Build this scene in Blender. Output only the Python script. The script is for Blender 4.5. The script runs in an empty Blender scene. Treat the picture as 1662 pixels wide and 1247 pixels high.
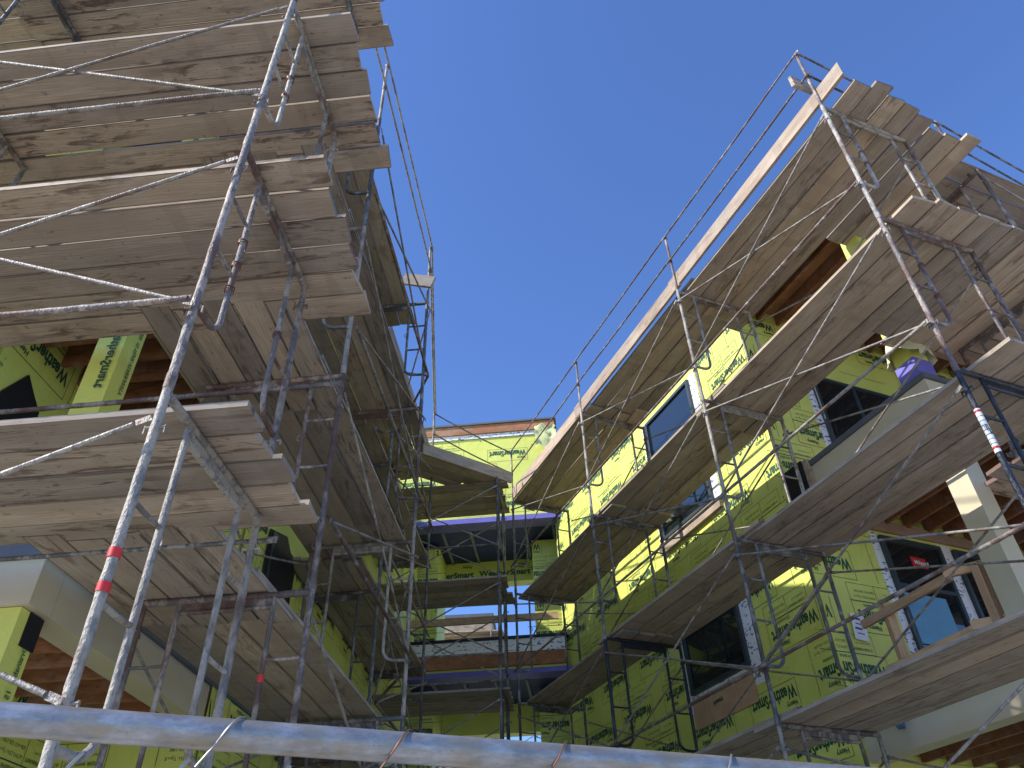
import bpy, math, random
from mathutils import Vector, Matrix, noise
random.seed(7)
R_ = math.radians
SC = bpy.context.scene
COL = SC.collection

# ------------------------------------------------------------------ camera, sky, sun, exposure
CAMZ = 1.6
cam = bpy.data.cameras.new("camera"); camo = bpy.data.objects.new("camera", cam); COL.objects.link(camo)
camo.matrix_world = Matrix(((0.99936656, 0.03558767, 0.0, 0.0),
                            (0.02235811, -0.62785643, -0.77800798, 0.0),
                            (-0.02768749, 0.77751516, -0.6282544, CAMZ),
                            (0, 0, 0, 1)))
cam.sensor_width = 36; cam.lens = 27.03; cam.clip_start = 0.05; cam.clip_end = 3000
SC.camera = camo
SUN_AZ, SUN_EL = -111.0, 38.0
w = bpy.data.worlds.new("World"); SC.world = w; w.use_nodes = True
wn = w.node_tree.nodes; wl = w.node_tree.links
sky = wn.new("ShaderNodeTexSky"); sky.sky_type = 'NISHITA'; sky.sun_disc = False
sky.sun_elevation = R_(SUN_EL); sky.sun_rotation = R_(SUN_AZ); sky.air_density = 1.0; sky.dust_density = 0.3; sky.ozone_density = 8.0
bg = wn.get("Background"); bg.inputs[1].default_value = 0.142
hs = wn.new('ShaderNodeHueSaturation'); hs.inputs['Hue'].default_value = .508; hs.inputs['Saturation'].default_value = 1.04; hs.inputs['Value'].default_value = 1.03
wl.new(sky.outputs[0], hs.inputs['Color']); wl.new(hs.outputs[0], bg.inputs[0])
sl = bpy.data.lights.new("sun", 'SUN'); sl.energy = 3.7; sl.angle = R_(0.53); sl.color = (1.0, 0.95, 0.87)
so = bpy.data.objects.new("sun", sl); COL.objects.link(so)
sd = Vector((math.sin(R_(SUN_AZ)) * math.cos(R_(SUN_EL)), math.cos(R_(SUN_AZ)) * math.cos(R_(SUN_EL)), math.sin(R_(SUN_EL))))
so.rotation_euler = sd.to_track_quat('Z', 'Y').to_euler()
SC.view_settings.view_transform = 'Standard'; SC.view_settings.look = 'None'
SC.view_settings.exposure = 0.92; SC.view_settings.gamma = 1.0
SC.cycles.max_bounces = 8; SC.cycles.diffuse_bounces = 5

# ------------------------------------------------------------------ frames of reference
class Fr:
    def __init__(s, x, y, az):
        a = R_(az); s.o = Vector((x, y, 0)); s.u = Vector((math.sin(a), math.cos(a), 0)); s.v = Vector((math.cos(a), -math.sin(a), 0))
    def p(s, u, v, z): return s.o + s.u * u + s.v * v + Vector((0, 0, z))
RF = Fr(3.583, 4.828, -23.5)          # long scaffold on the yellow wall
LF = Fr(-1.615, 2.786, 4.35)          # near scaffold at the cream beam
_l3 = LF.p(5.31, -.71, 0)
GF = Fr(_l3.x, _l3.y, 4.35)           # its far stretch, set back
BF = Fr(.87, 15.0, 4.35)              # bridge

# ------------------------------------------------------------------ materials
def newmat(name):
    m = bpy.data.materials.new(name); m.use_nodes = True
    nt = m.node_tree; b = nt.nodes["Principled BSDF"]
    return m, nt, b
def N(nt, t, **k):
    n = nt.nodes.new(t)
    for a, v in k.items():
        if a == 'ins':
            for i, x in v.items(): n.inputs[i].default_value = x
        else: setattr(n, a, v)
    return n
def ramp(nt, stops):
    r = nt.nodes.new("ShaderNodeValToRGB"); e = r.color_ramp.elements
    while len(e) < len(stops): e.new(0.5)
    for i, (p, c) in enumerate(stops):
        e[i].position = p; e[i].color = (*c, 1) if len(c) == 3 else c
    return r
def coords(nt, scale=(1, 1, 1), obj=True, rnd=True):
    if obj: src = N(nt, "ShaderNodeTexCoord").outputs["Object"]
    else: src = N(nt, "ShaderNodeNewGeometry").outputs["Position"]
    if rnd:
        oi = N(nt, "ShaderNodeObjectInfo"); mu = N(nt, "ShaderNodeMath", operation='MULTIPLY', ins={1: 57.0}); nt.links.new(oi.outputs["Random"], mu.inputs[0])
        ad = N(nt, "ShaderNodeVectorMath", operation='ADD'); nt.links.new(src, ad.inputs[0]); nt.links.new(mu.outputs[0], ad.inputs[1]); src = ad.outputs[0]
    mp = N(nt, "ShaderNodeMapping"); mp.inputs["Scale"].default_value = scale; nt.links.new(src, mp.inputs[0])
    return mp.outputs[0]
def noise_n(nt, vec, scale, detail=4, rough=.55, dist=0):
    n = N(nt, "ShaderNodeTexNoise"); n.inputs["Scale"].default_value = scale; n.inputs["Detail"].default_value = detail
    n.inputs["Roughness"].default_value = rough; n.inputs["Distortion"].default_value = dist; nt.links.new(vec, n.inputs["Vector"]); return n.outputs[0]
def mixc(nt, fac, a, b, mode='MIX'):
    m = N(nt, "ShaderNodeMix", data_type='RGBA', blend_type=mode)
    for s, i in ((fac, 0), (a, 6), (b, 7)):
        if isinstance(s, (int, float)): m.inputs[i].default_value = s
        elif isinstance(s, tuple): m.inputs[i].default_value = (*s, 1)
        else: nt.links.new(s, m.inputs[i])
    return m.outputs[2]
def bump(nt, b, h, strength, dist=.01):
    bp = N(nt, "ShaderNodeBump"); bp.inputs["Strength"].default_value = strength; bp.inputs["Distance"].default_value = dist
    nt.links.new(h, bp.inputs["Height"]); nt.links.new(bp.outputs[0], b.inputs["Normal"])

def wood(name, c1, c2, dark, stain=.5, rough=.8, even_edges=False):
    """weathered board; grain runs along the object's x"""
    m, nt, b = newmat(name)
    v = coords(nt, (.55, 7, 7)); g = noise_n(nt, v, 3.2, 6, .62, 1.2)
    v2 = coords(nt, (.35, 3.2, 3.2)); big = noise_n(nt, v2, 1.1, 3, .5, .3)
    base = mixc(nt, ramp_f(nt, g, .38, .62), c1, c2)
    base = mixc(nt, ramp_f(nt, big, .42, .62), base, tuple(x * .66 for x in c1))
    fine = noise_n(nt, coords(nt, (1.1, 30, 30)), 3.0, 3, .6); base = mixc(nt, mulf(nt, ramp_f(nt, fine, .5, .66), .38), base, tuple(x * .5 for x in c1))
    # cathedral grain lines
    wv = N(nt, "ShaderNodeTexWave", wave_type='BANDS', bands_direction='Y'); nt.links.new(coords(nt, (.5, 3.4, 3.4)), wv.inputs[0])
    wv.inputs["Scale"].default_value = 4; wv.inputs["Distortion"].default_value = 9; wv.inputs["Detail"].default_value = 3; wv.inputs["Detail Scale"].default_value = .7
    base = mixc(nt, mulf(nt, ramp_f(nt, wv.outputs[1], .55, .95), .5), base, tuple(x * .55 for x in c1))
    # dark worn streaks and spots
    s = noise_n(nt, coords(nt, (1.5, 8, 8)), 1.9, 5, .68, .6)
    s2 = noise_n(nt, coords(nt, (.3, .9, .9)), 1.2, 2)
    st = mulf(nt, mult(nt, ramp_f(nt, s, .52, .60), ramp_f(nt, s2, .46, .56)), stain)
    base = mixc(nt, st, base, dark)
    sp = noise_n(nt, coords(nt, (6, 9, 9)), 2.6, 2, .5)
    base = mixc(nt, mulf(nt, ramp_f(nt, sp, .66, .72), .5), base, dark)
    dust = noise_n(nt, coords(nt, (1.2, 1.6, 1.6)), 1.6, 4, .7)
    base = mixc(nt, mulf(nt, ramp_f(nt, dust, .48, .68), .4), base, (.42, .39, .34))
    # shade of the gaps between boards, painted dark along both long edges
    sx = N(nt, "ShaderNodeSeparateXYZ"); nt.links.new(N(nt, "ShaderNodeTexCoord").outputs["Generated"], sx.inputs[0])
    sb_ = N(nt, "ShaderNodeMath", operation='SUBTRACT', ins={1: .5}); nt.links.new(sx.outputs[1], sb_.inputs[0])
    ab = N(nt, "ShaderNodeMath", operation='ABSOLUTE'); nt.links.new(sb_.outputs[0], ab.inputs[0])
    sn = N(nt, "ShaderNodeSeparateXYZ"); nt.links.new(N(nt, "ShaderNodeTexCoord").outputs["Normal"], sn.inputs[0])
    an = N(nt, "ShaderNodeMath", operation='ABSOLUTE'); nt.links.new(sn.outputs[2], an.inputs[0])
    if not even_edges: base = mixc(nt, mulf(nt, mult(nt, ramp_f(nt, ab.outputs[0], .455, .485), ramp_f(nt, an.outputs[0], .6, .8)), .75), base, (.05, .04, .035))
    # a crosswise scuff and a joint mark here and there
    cr = noise_n(nt, coords(nt, (2.2, .25, .25)), 2.3, 1, .3); base = mixc(nt, mulf(nt, ramp_f(nt, cr, .62, .66), .3), base, tuple(x * .6 for x in c2))
    oi = N(nt, "ShaderNodeObjectInfo"); rr = ramp(nt, [(0, (.74, .74, .76)), (.5, (.98, .96, .93)), (1, (1.18, 1.12, 1.02))]); nt.links.new(oi.outputs["Random"], rr.inputs[0])
    base = mixc(nt, 1.0, base, rr.outputs[0], 'MULTIPLY')
    nt.links.new(base, b.inputs["Base Color"]); b.inputs["Roughness"].default_value = rough; b.inputs["Specular IOR Level"].default_value = .25
    bump(nt, b, fine, .6, .004)
    return m
def ramp_f(nt, f, a, b_):
    r = N(nt, "ShaderNodeMapRange"); r.inputs[1].default_value = a; r.inputs[2].default_value = b_; nt.links.new(f, r.inputs[0]); return r.outputs[0]
def mulf(nt, f, k):
    r = N(nt, "ShaderNodeMath", operation='MULTIPLY'); nt.links.new(f, r.inputs[0]); r.inputs[1].default_value = k; return r.outputs[0]
def mult(nt, f, g):
    r = N(nt, "ShaderNodeMath", operation='MULTIPLY'); nt.links.new(f, r.inputs[0]); nt.links.new(g, r.inputs[1]); return r.outputs[0]

def tubemat(name, steel, mud, rust, mudamt, rustamt, rough=.62, metal=.15):
    m, nt, b = newmat(name)
    v = coords(nt, (1, 1, .55), obj=False, rnd=True)
    n1 = noise_n(nt, v, 9, 6, .7); n2 = noise_n(nt, v, 3.1, 4, .6); n3 = noise_n(nt, v, 34, 3, .6)
    base = mixc(nt, ramp_f(nt, n1, .60 - mudamt * .3, .66 - mudamt * .25), steel, mud)
    base = mixc(nt, mulf(nt, ramp_f(nt, n2, .64 - rustamt * .3, .72 - rustamt * .25), .85), base, rust)
    base = mixc(nt, mulf(nt, ramp_f(nt, n3, .56, .66), .55), base, tuple(x * .45 for x in steel))
    oi = N(nt, "ShaderNodeObjectInfo"); rr = ramp(nt, [(0, (.7, .69, .68)), (1, (1.12, 1.12, 1.12))]); nt.links.new(oi.outputs["Random"], rr.inputs[0])
    base = mixc(nt, 1.0, base, rr.outputs[0], 'MULTIPLY')
    nt.links.new(base, b.inputs["Base Color"]); b.inputs["Roughness"].default_value = rough; b.inputs["Metallic"].default_value = metal
    ad = N(nt, "ShaderNodeMath", operation='ADD'); nt.links.new(n1, ad.inputs[0]); nt.links.new(n3, ad.inputs[1])
    n4 = noise_n(nt, v, 90, 3, .6); ad2 = N(nt, 'ShaderNodeMath', operation='ADD'); nt.links.new(ad.outputs[0], ad2.inputs[0]); nt.links.new(n4, ad2.inputs[1]); bump(nt, b, ad2.outputs[0], 1.0, .009)
    return m
def plain(name, c, rough=.6, metal=0, var=.12, bs=.15, scale=6, spec=.4):
    m, nt, b = newmat(name)
    n1 = noise_n(nt, coords(nt, (1, 1, 1), obj=False, rnd=False), scale, 5, .6)
    base = mixc(nt, ramp_f(nt, n1, .3, .7), tuple(x * (1 - var) for x in c), tuple(min(1, x * (1 + var)) for x in c))
    nt.links.new(base, b.inputs["Base Color"]); b.inputs["Roughness"].default_value = rough; b.inputs["Metallic"].default_value = metal
    b.inputs["Specular IOR Level"].default_value = spec
    if bs: bump(nt, b, n1, bs, .01)
    return m

M = {}
def railmat():
    m, nt, b = newmat('fence_galvanised')
    v = coords(nt, (1, 1, 1), obj=False, rnd=False)
    a = noise_n(nt, coords(nt, (.5, 1, 1.6), obj=False, rnd=False), 34, 6, .7); c = noise_n(nt, v, 110, 4, .65); d = noise_n(nt, coords(nt, (.6, 1, 2.0), obj=False, rnd=False), 16, 5, .65)
    base = mixc(nt, ramp_f(nt, a, .35, .7), (.19, .205, .225), (.40, .415, .43))
    base = mixc(nt, mulf(nt, ramp_f(nt, d, .46, .60), .75), base, (.27, .24, .18))
    base = mixc(nt, mulf(nt, ramp_f(nt, c, .66, .72), .5), base, (.12, .12, .12))
    nt.links.new(base, b.inputs["Base Color"]); b.inputs["Roughness"].default_value = .36; b.inputs["Metallic"].default_value = .6
    bump(nt, b, c, .3, .002); return m
M['plank'] = wood('weathered_plank', (.48, .405, .325), (.37, .305, .24), (.10, .068, .053), .85)
M['plank_side'] = wood('dusty_plank', (.47, .395, .31), (.355, .295, .23), (.095, .07, .055), .6)
M['plank_light'] = wood('pale_plank', (.44, .35, .275), (.37, .29, .22), (.13, .10, .075), .6)
M['lumber'] = wood('new_lumber', (.62, .42, .26), (.54, .35, .20), (.3, .16, .09), .15, even_edges=True)
M['fascia'] = wood('orange_fascia', (.50, .23, .12), (.42, .18, .09), (.15, .07, .04), .25, even_edges=True)
M['redwood'] = wood('joist_timber', (.38, .18, .085), (.29, .13, .06), (.09, .04, .02), .4, even_edges=True)
M['plytan'] = plain('ceiling_plywood', (.34, .18, .09), .85, var=.3, scale=3)
M['tube'] = tubemat('muddy_galvanised_tube', (.20, .192, .18), (.37, .335, .285), (.125, .075, .055), .6, .35)
M['tube_rust'] = tubemat('rusty_tube', (.16, .14, .135), (.36, .31, .265), (.11, .055, .04), .4, .6)
M['tube_grey'] = tubemat('dark_steel_tube', (.10, .105, .11), (.27, .26, .245), (.07, .05, .04), .4, .35)
M['tube_black'] = tubemat('black_painted_tube', (.012, .018, .03), (.03, .04, .06), (.10, .07, .06), .2, .08, .35, .1)
M['brace'] = tubemat('brace_steel', (.23, .215, .20), (.37, .335, .29), (.16, .10, .075), .5, .32, .55, .3)
M['rail'] = railmat()
M['wire'] = plain('tie_wire', (.18, .09, .06), .45, .6)
M['wire_silver'] = plain('silver_wire', (.32, .31, .31), .4, .7)
M['cream'] = plain('cream_cladding', (.50, .45, .31), .55, var=.05, scale=2.5)
M['greycap'] = plain('grey_cap_flashing', (.10, .11, .125), .5)
M['navy'] = plain('navy_membrane', (.02, .03, .13), .5, var=.3)
M['purple'] = plain('purple_flashing', (.14, .13, .46), .5)
M['black'] = plain('black_rubber', (.01, .01, .013), .5)
M['dark'] = plain('dark_interior', (.02, .018, .016), .8)
M['ink'] = plain('green_black_ink', (.02, .085, .05), .6, var=.1, bs=0)
M['inkblack'] = plain('black_ink', (.015, .015, .015), .6, bs=0)
M['red'] = plain('red_tape', (.6, .03, .03), .5)
M['redlabel'] = plain('red_label', (.5, .02, .02), .4)
M['white'] = plain('white_label', (.72, .72, .72), .5, var=.04)
M['bluetool'] = plain('blue_plastic', (.02, .13, .42), .4)
M['battens'] = plain('grey_batten', (.22, .24, .27), .6)
M['winframe'] = plain('dark_window_frame', (.035, .05, .055), .4)
M['conc'] = plain('grey_concrete', (.44, .41, .37), .9, var=.25, scale=1.2)
M['board_paper'] = plain('kraft_paper', (.48, .30, .18), .8, var=.15, scale=5)

def wrapmat():
    m, nt, b = newmat('yellow_weather_wrap')
    v = coords(nt, (1, 1, 1), obj=False, rnd=False)
    n1 = noise_n(nt, v, 1.3, 4, .6); n2 = noise_n(nt, v, 6, 4, .6, 1.5)
    base = mixc(nt, ramp_f(nt, n1, .3, .7), (.56, .595, .125), (.66, .69, .165))
    sp = noise_n(nt, v, 11, 5, .75); base = mixc(nt, mulf(nt, ramp_f(nt, sp, .64, .72), .35), base, (.30, .33, .08))
    nt.links.new(base, b.inputs["Base Color"]); b.inputs["Roughness"].default_value = .5; b.inputs["Specular IOR Level"].default_value = .3
    bump(nt, b, n2, .35, .03)
    return m
M['wrap'] = wrapmat()
def flashmat():
    m, nt, b = newmat('white_printed_flashing')
    v = coords(nt, (1, 1, 2.2), obj=False, rnd=False)
    vo = N(nt, "ShaderNodeTexNoise"); vo.inputs["Scale"].default_value = 13; vo.inputs["Detail"].default_value = 1; nt.links.new(v, vo.inputs["Vector"])
    base = mixc(nt, ramp_f(nt, vo.outputs[0], .60, .64), (.74, .75, .77), (.14, .17, .26))
    n2 = noise_n(nt, v, 7, 3)
    nt.links.new(base, b.inputs["Base Color"]); b.inputs["Roughness"].default_value = .45; bump(nt, b, n2, .4, .02)
    return m
M['flash'] = flashmat()
def glassmat():
    m, nt, b = newmat('dark_window_glass'); b.inputs["Base Color"].default_value = (.01, .016, .018, 1); b.inputs["Roughness"].default_value = .03
    b.inputs["Specular IOR Level"].default_value = .9; b.inputs["IOR"].default_value = 1.6
    n2 = noise_n(nt, coords(nt, (1, 1, 1), obj=False, rnd=False), 1.4, 2); bump(nt, b, n2, .05, .02)
    return m
M['glass'] = glassmat()

# ------------------------------------------------------------------ mesh collecting
class MB:
    def __init__(s): s.v = []; s.f = []; s.m = []
    def add(s, vs, fs, mi=0):
        o = len(s.v); s.v += [tuple(x) for x in vs]; s.f += [tuple(i + o for i in f) for f in fs]; s.m += [mi] * len(fs)
    def box(s, c, ax, ay, az, mi=0):
        c = Vector(c); ax = Vector(ax); ay = Vector(ay); az = Vector(az)
        vs = [c + sx * ax + sy * ay + sz * az for sz in (-1, 1) for sy in (-1, 1) for sx in (-1, 1)]
        fs = [(0, 2, 3, 1), (4, 5, 7, 6), (0, 1, 5, 4), (2, 6, 7, 3), (0, 4, 6, 2), (1, 3, 7, 5)]
        if ax.cross(ay).dot(az) < 0: fs = [f[::-1] for f in fs]
        s.add(vs, fs, mi)
    def fbox(s, fr, u0, u1, v0, v1, z0, z1, mi=0):
        s.box(fr.p((u0 + u1) / 2, (v0 + v1) / 2, (z0 + z1) / 2), fr.u * (u1 - u0) / 2, fr.v * (v1 - v0) / 2, Vector((0, 0, (z1 - z0) / 2)), mi)
    def bar(s, a, b, w, h, upv=(0, 0, 1), mi=0):
        a = Vector(a); b = Vector(b); d = (b - a); L = d.length; d.normalize(); sx = d.cross(Vector(upv)).normalized(); sz = sx.cross(d)
        s.box((a + b) / 2, d * L / 2, sx * w / 2, sz * h / 2, mi)
    def lumpy(s, a, b, r, n=14, amp=.12, step=.035, sd=None):
        a = Vector(a); b = Vector(b); L = (b - a).length; k = max(3, int(L / step)); sd = random.random() * 90 if sd is None else sd
        pts = [a.lerp(b, i / k) for i in range(k + 1)]; o = len(s.v); s.tube(pts, r, n); d = (b - a).normalized()
        for i in range(o, len(s.v)):
            p = Vector(s.v[i]); c = a + d * (p - a).dot(d); q = p - c
            if q.length < 1e-6: continue
            h = noise.noise(p * 16 + Vector((sd, 0, 0))); h2 = noise.noise(p * 42 + Vector((0, sd, 0)))
            s.v[i] = tuple(c + q * (1 + amp * (max(0, h) * 1.6 + h2 * .5)))
    def tube(s, pts, r, n=10, mi=0, cap=True, jit=0):
        pts = [Vector(p) for p in pts]; o = len(s.v); rings = []
        ref = None
        for i, p in enumerate(pts):
            if i == 0: d = pts[1] - p
            elif i == len(pts) - 1: d = p - pts[i - 1]
            else: d = (pts[i + 1] - p).normalized() + (p - pts[i - 1]).normalized()
            d.normalize()
            if ref is None:
                ref = Vector((0, 0, 1)) if abs(d.z) < .9 else Vector((1, 0, 0))
                x = d.cross(ref).normalized()
            else: x = (x - d * x.dot(d)).normalized()
            y = d.cross(x); rr = r * (1 + random.uniform(-jit, jit))
            s.v += [tuple(p + (x * math.cos(2 * math.pi * k / n) + y * math.sin(2 * math.pi * k / n)) * rr) for k in range(n)]
        for i in range(len(pts) - 1):
            for k in range(n):
                a = o + i * n + k; b2 = o + i * n + (k + 1) % n; s.f.append((a, b2, b2 + n, a + n)); s.m.append(mi)
        if cap:
            s.f.append(tuple(o + k for k in range(n))[::-1]); s.m.append(mi)
            e = o + (len(pts) - 1) * n; s.f.append(tuple(e + k for k in range(n))); s.m.append(mi)
    def mesh(s, name, mats, smooth=False):
        me = bpy.data.meshes.new(name); me.from_pydata(s.v, [], s.f); me.validate(clean_customdata=False)
        for m_ in (mats if isinstance(mats, (list, tuple)) else [mats]): me.materials.append(m_)
        if any(s.m): me.polygons.foreach_set('material_index', s.m[:len(me.polygons)])
        if smooth:
            me.polygons.foreach_set('use_smooth', [True] * len(me.polygons))
            try: me.set_sharp_from_angle(angle=R_(50))
            except Exception: pass
        me.update(); return me
    def build(s, name, mats, parent=None, smooth=False, loc=None):
        me = s.mesh(name, mats, smooth); o = bpy.data.objects.new(name, me); COL.objects.link(o)
        if parent is not None: o.parent = parent
        if loc is not None: o.location = loc
        return o
def tag(o, label=None, cat=None, group=None, kind=None):
    if label: o['label'] = label
    if cat: o['category'] = cat
    if group: o['group'] = group
    if kind: o['kind'] = kind
    return o
def empty(name, loc=(0, 0, 0), rot=0.0):
    o = bpy.data.objects.new(name, None); COL.objects.link(o); o.location = loc; o.rotation_euler = (0, 0, rot); return o
def meshobj(name, me, parent=None):
    o = bpy.data.objects.new(name, me); COL.objects.link(o)
    if parent is not None: o.parent = parent
    return o
ORD = ['first', 'second', 'third', 'fourth', 'fifth', 'sixth', 'seventh', 'eighth', 'ninth', 'tenth', 'eleventh', 'twelfth']

# ------------------------------------------------------------------ ground
g = MB(); g.add([(-900, -900, -.02), (900, -900, -.02), (900, 900, -.02), (-900, 900, -.02)], [(0, 1, 2, 3)])
tag(g.build('ground', M['conc']), kind='structure')

# ------------------------------------------------------------------ lettering
def textmesh(s, size, bold=0.0, res=2):
    c = bpy.data.curves.new('t', 'FONT'); c.body = s; c.size = size; c.offset = bold; c.resolution_u = res
    c.align_x = 'LEFT'; c.fill_mode = 'FRONT'
    o = bpy.data.objects.new('t', c); COL.objects.link(o)
    me = bpy.data.meshes.new_from_object(o.evaluated_get(bpy.context.evaluated_depsgraph_get()))
    vs = [tuple(v.co) for v in me.vertices]; fs = [tuple(p.vertices) for p in me.polygons]
    bpy.data.objects.remove(o); bpy.data.curves.remove(c); bpy.data.meshes.remove(me)
    return vs, fs
def place(dst, tm, x, y, sx=1.0, sy=1.0):
    vs, fs = tm; o = len(dst[0]); dst[0].extend([(x + a * sx, y + b * sy) for a, b, _ in vs]); dst[1].extend([tuple(i + o for i in f) for f in fs])
def rect(dst, x0, y0, x1, y1, t=.006):
    for a, b, c, d in ((x0, y0, x1, y0 + t), (x0, y1 - t, x1, y1), (x0, y0 + t, x0 + t, y1 - t), (x1 - t, y0 + t, x1, y1 - t)):
        o = len(dst[0]); dst[0].extend([(a, b), (c, b), (c, d), (a, d)]); dst[1].append((o, o + 1, o + 2, o + 3))
def seg(dst, x0, y0, x1, y1, t=.006):
    o = len(dst[0])
    if abs(x1 - x0) > abs(y1 - y0): dst[0].extend([(x0, y0), (x1, y0), (x1, y0 + t), (x0, y0 + t)])
    else: dst[0].extend([(x0, y0), (x0 + t, y0), (x0 + t, y1), (x0, y1)])
    dst[1].append((o, o + 1, o + 2, o + 3))
T_big = textmesh('WeatherSmart', .215, .007); T_hen = textmesh('Henry', .085, .002); T_dr = textmesh('Drainable', .085, 0)
T_s1 = textmesh('15 YEAR WARRANTY', .048, .0005, 1); T_s2 = textmesh('ASTM E 2556, Type II', .044, 0, 1); T_s3 = textmesh('ESR-1027, ESR-2785', .044, 0, 1); T_s4 = textmesh('www.henry.com', .034, 0, 1)
def tile(kind):
    d = ([], [])
    if kind == 0:      # logo block: brand name, small print under it; upright local axes
        place(d, T_hen, .60, .30, .9); place(d, T_big, .04, .12, .655); place(d, T_dr, .50, .03, .85, .8); rect(d, 0, 0, .96, .40)
        rect(d, .12, -.235, .96, -.0, .005); seg(d, .52, -.235, .52, 0)
        place(d, T_s1, .16, -.075, .75); place(d, T_s4, .17, -.14); place(d, T_s2, .55, -.075, .85); place(d, T_s3, .55, -.15, .85)
    else:
        place(d, T_big, .04, .12, .655); place(d, T_hen, .05, .30, .9); rect(d, 0, .06, .94, .40)
    return d
TILES = [tile(0), tile(1)]
def wr(s, z):   # wrinkle relief of the wrap, shared by sheet and print
    return .012 * noise.noise(Vector((s * .8, z * 1.6, 3.1))) + .005 * noise.noise(Vector((s * 3.1, z * 2.2, 9.7)))
def wrap_panel(org, d, nrm, s0, s1, z0, z1, holes, parent, flip=True, seed=1, off=0.0, prints=True, sx=1.30, sz=.68, mat='wrap', lname='printed_lettering'):
    """sheet of wrap on the plane through org, running along d, facing nrm"""
    mb = MB(); st = .12; ns = max(1, int((s1 - s0) / st)); nz = max(1, int((z1 - z0) / st))
    def P(s, z, e=0): return org + d * s + nrm * (.012 + wr(s + off, z) * .9 + .010 + e) + Vector((0, 0, z))
    vs = [P(s0 + (s1 - s0) * i / ns, z0 + (z1 - z0) * j / nz) for j in range(nz + 1) for i in range(ns + 1)]
    fs = [(j * (ns + 1) + i, j * (ns + 1) + i + 1, (j + 1) * (ns + 1) + i + 1, (j + 1) * (ns + 1) + i) for j in range(nz) for i in range(ns)]
    if (d.cross(Vector((0, 0, 1)))).dot(nrm) < 0: fs = [f[::-1] for f in fs]
    mb.add(vs, fs); o = mb.build('wall_wrap', M[mat], parent, True)
    if not prints: return o
    rnd = random.Random(seed); V = []; F = []
    # reading direction: seen from outside, rightwards = nrm x up ... flipped prints are turned half round
    right = Vector((0, 0, 1)).cross(nrm); sg = 1 if right.dot(d) > 0 else -1
    row = 0; z = z0 - .2
    while z < z1 + .3:
        s = s0 - 1.2 + (row % 2) * .62 + rnd.uniform(-.05, .05)
        while s < s1 + 1.2:
            td = TILES[0 if rnd.random() < .8 else 1]; base = len(V)
            pts = []
            for x, y in td[0]:
                if flip: ss = s - sg * x; zz = z - y
                else: ss = s + sg * x; zz = z + y
                pts.append((ss, zz))
            for f in td[1]:
                cs = sum(pts[i][0] for i in f) / len(f); cz = sum(pts[i][1] for i in f) / len(f)
                if cs < s0 + .02 or cs > s1 - .02 or cz < z0 + .02 or cz > z1 - .02: continue
                if any(h[0] - .02 < cs < h[1] + .02 and h[2] - .02 < cz < h[3] + .02 for h in holes): continue
                b0 = len(V); V += [P(*pts[i], .006) for i in f]; F.append(tuple(range(b0, b0 + len(f))))
            s += sx
        # staples
        row += 1; z += sz
    for k in range(int((s1 - s0) * (z1 - z0) * 1.6)):
        cs = rnd.uniform(s0 + .05, s1 - .05); cz = rnd.uniform(z0 + .05, z1 - .05)
        if any(h[0] < cs < h[1] and h[2] < cz < h[3] for h in holes): continue
        b0 = len(V); V += [P(cs + .014 * math.cos(a), cz + .014 * math.sin(a), .008) for a in [q * math.pi / 3 for q in range(6)]]; F.append(tuple(range(b0, b0 + 6)))
    if F:
        m2 = MB(); m2.add(V, F); l = m2.build(lname, M['ink'], parent)
    return o
def word(txt, size, org, d, upv, nrm, parent, mat='ink', bold=.003, name='printed_lettering'):
    vs, fs = textmesh(txt, size, bold); mb = MB(); mb.add([org + d * a + upv * b + nrm * .006 for a, b, _ in vs], fs); return mb.build(name, M[mat], parent)

UP = Vector((0, 0, 1))
def window(parent, org, d, nrm, s0, s1, z0, z1, flash=.18, rail=None, lab=None, top=True):
    """window set in flashing on a wall plane; frame proud of the wall, pane inside it"""
    P = lambda s, z, e: org + d * s + nrm * e + UP * z
    def slab(mb, a0, a1, b0, b1, e0, e1):
        mb.box(P((a0 + a1) / 2, (b0 + b1) / 2, (e0 + e1) / 2), d * (a1 - a0) / 2, UP * (b1 - b0) / 2, nrm * (e1 - e0) / 2)
    f = MB(); t = .055
    for a0, a1, b0, b1 in ((s0, s1, z0, z0 + t), (s0, s1, z1 - t, z1), (s0, s0 + t, z0 + t, z1 - t), (s1 - t, s1, z0 + t, z1 - t)): slab(f, a0, a1, b0, b1, .0, .085)
    if rail is not None:
        if rail > 0: slab(f, s0 + t, s1 - t, rail, rail + .05, .0, .08)
        else: slab(f, -rail, -rail + .05, z0 + t, z1 - t, .0, .08)
    w_ = f.build('window', M['winframe'], parent)
    if lab: w_['label'] = lab
    p = MB(); slab(p, s0 + t, s1 - t, z0 + t, z1 - t, .025, .05); p.build('pane', M['glass'], w_)
    fl = MB()
    if flash:
        k = flash
        for a0, a1, b0, b1, e in ((s0 - k, s0 - .003, z0 - k * 1.4, z1 + k * .4, .034), (s1 + .003, s1 + k, z0 - k * 1.4, z1 + k * .4, .034), (s0, s1, z0 - k * .8, z0 - .003, .031)):
            slab(fl, a0, a1, b0, b1, .0, e)
        fl.build('window_flashing', M['flash'], w_)
    return w_

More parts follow.
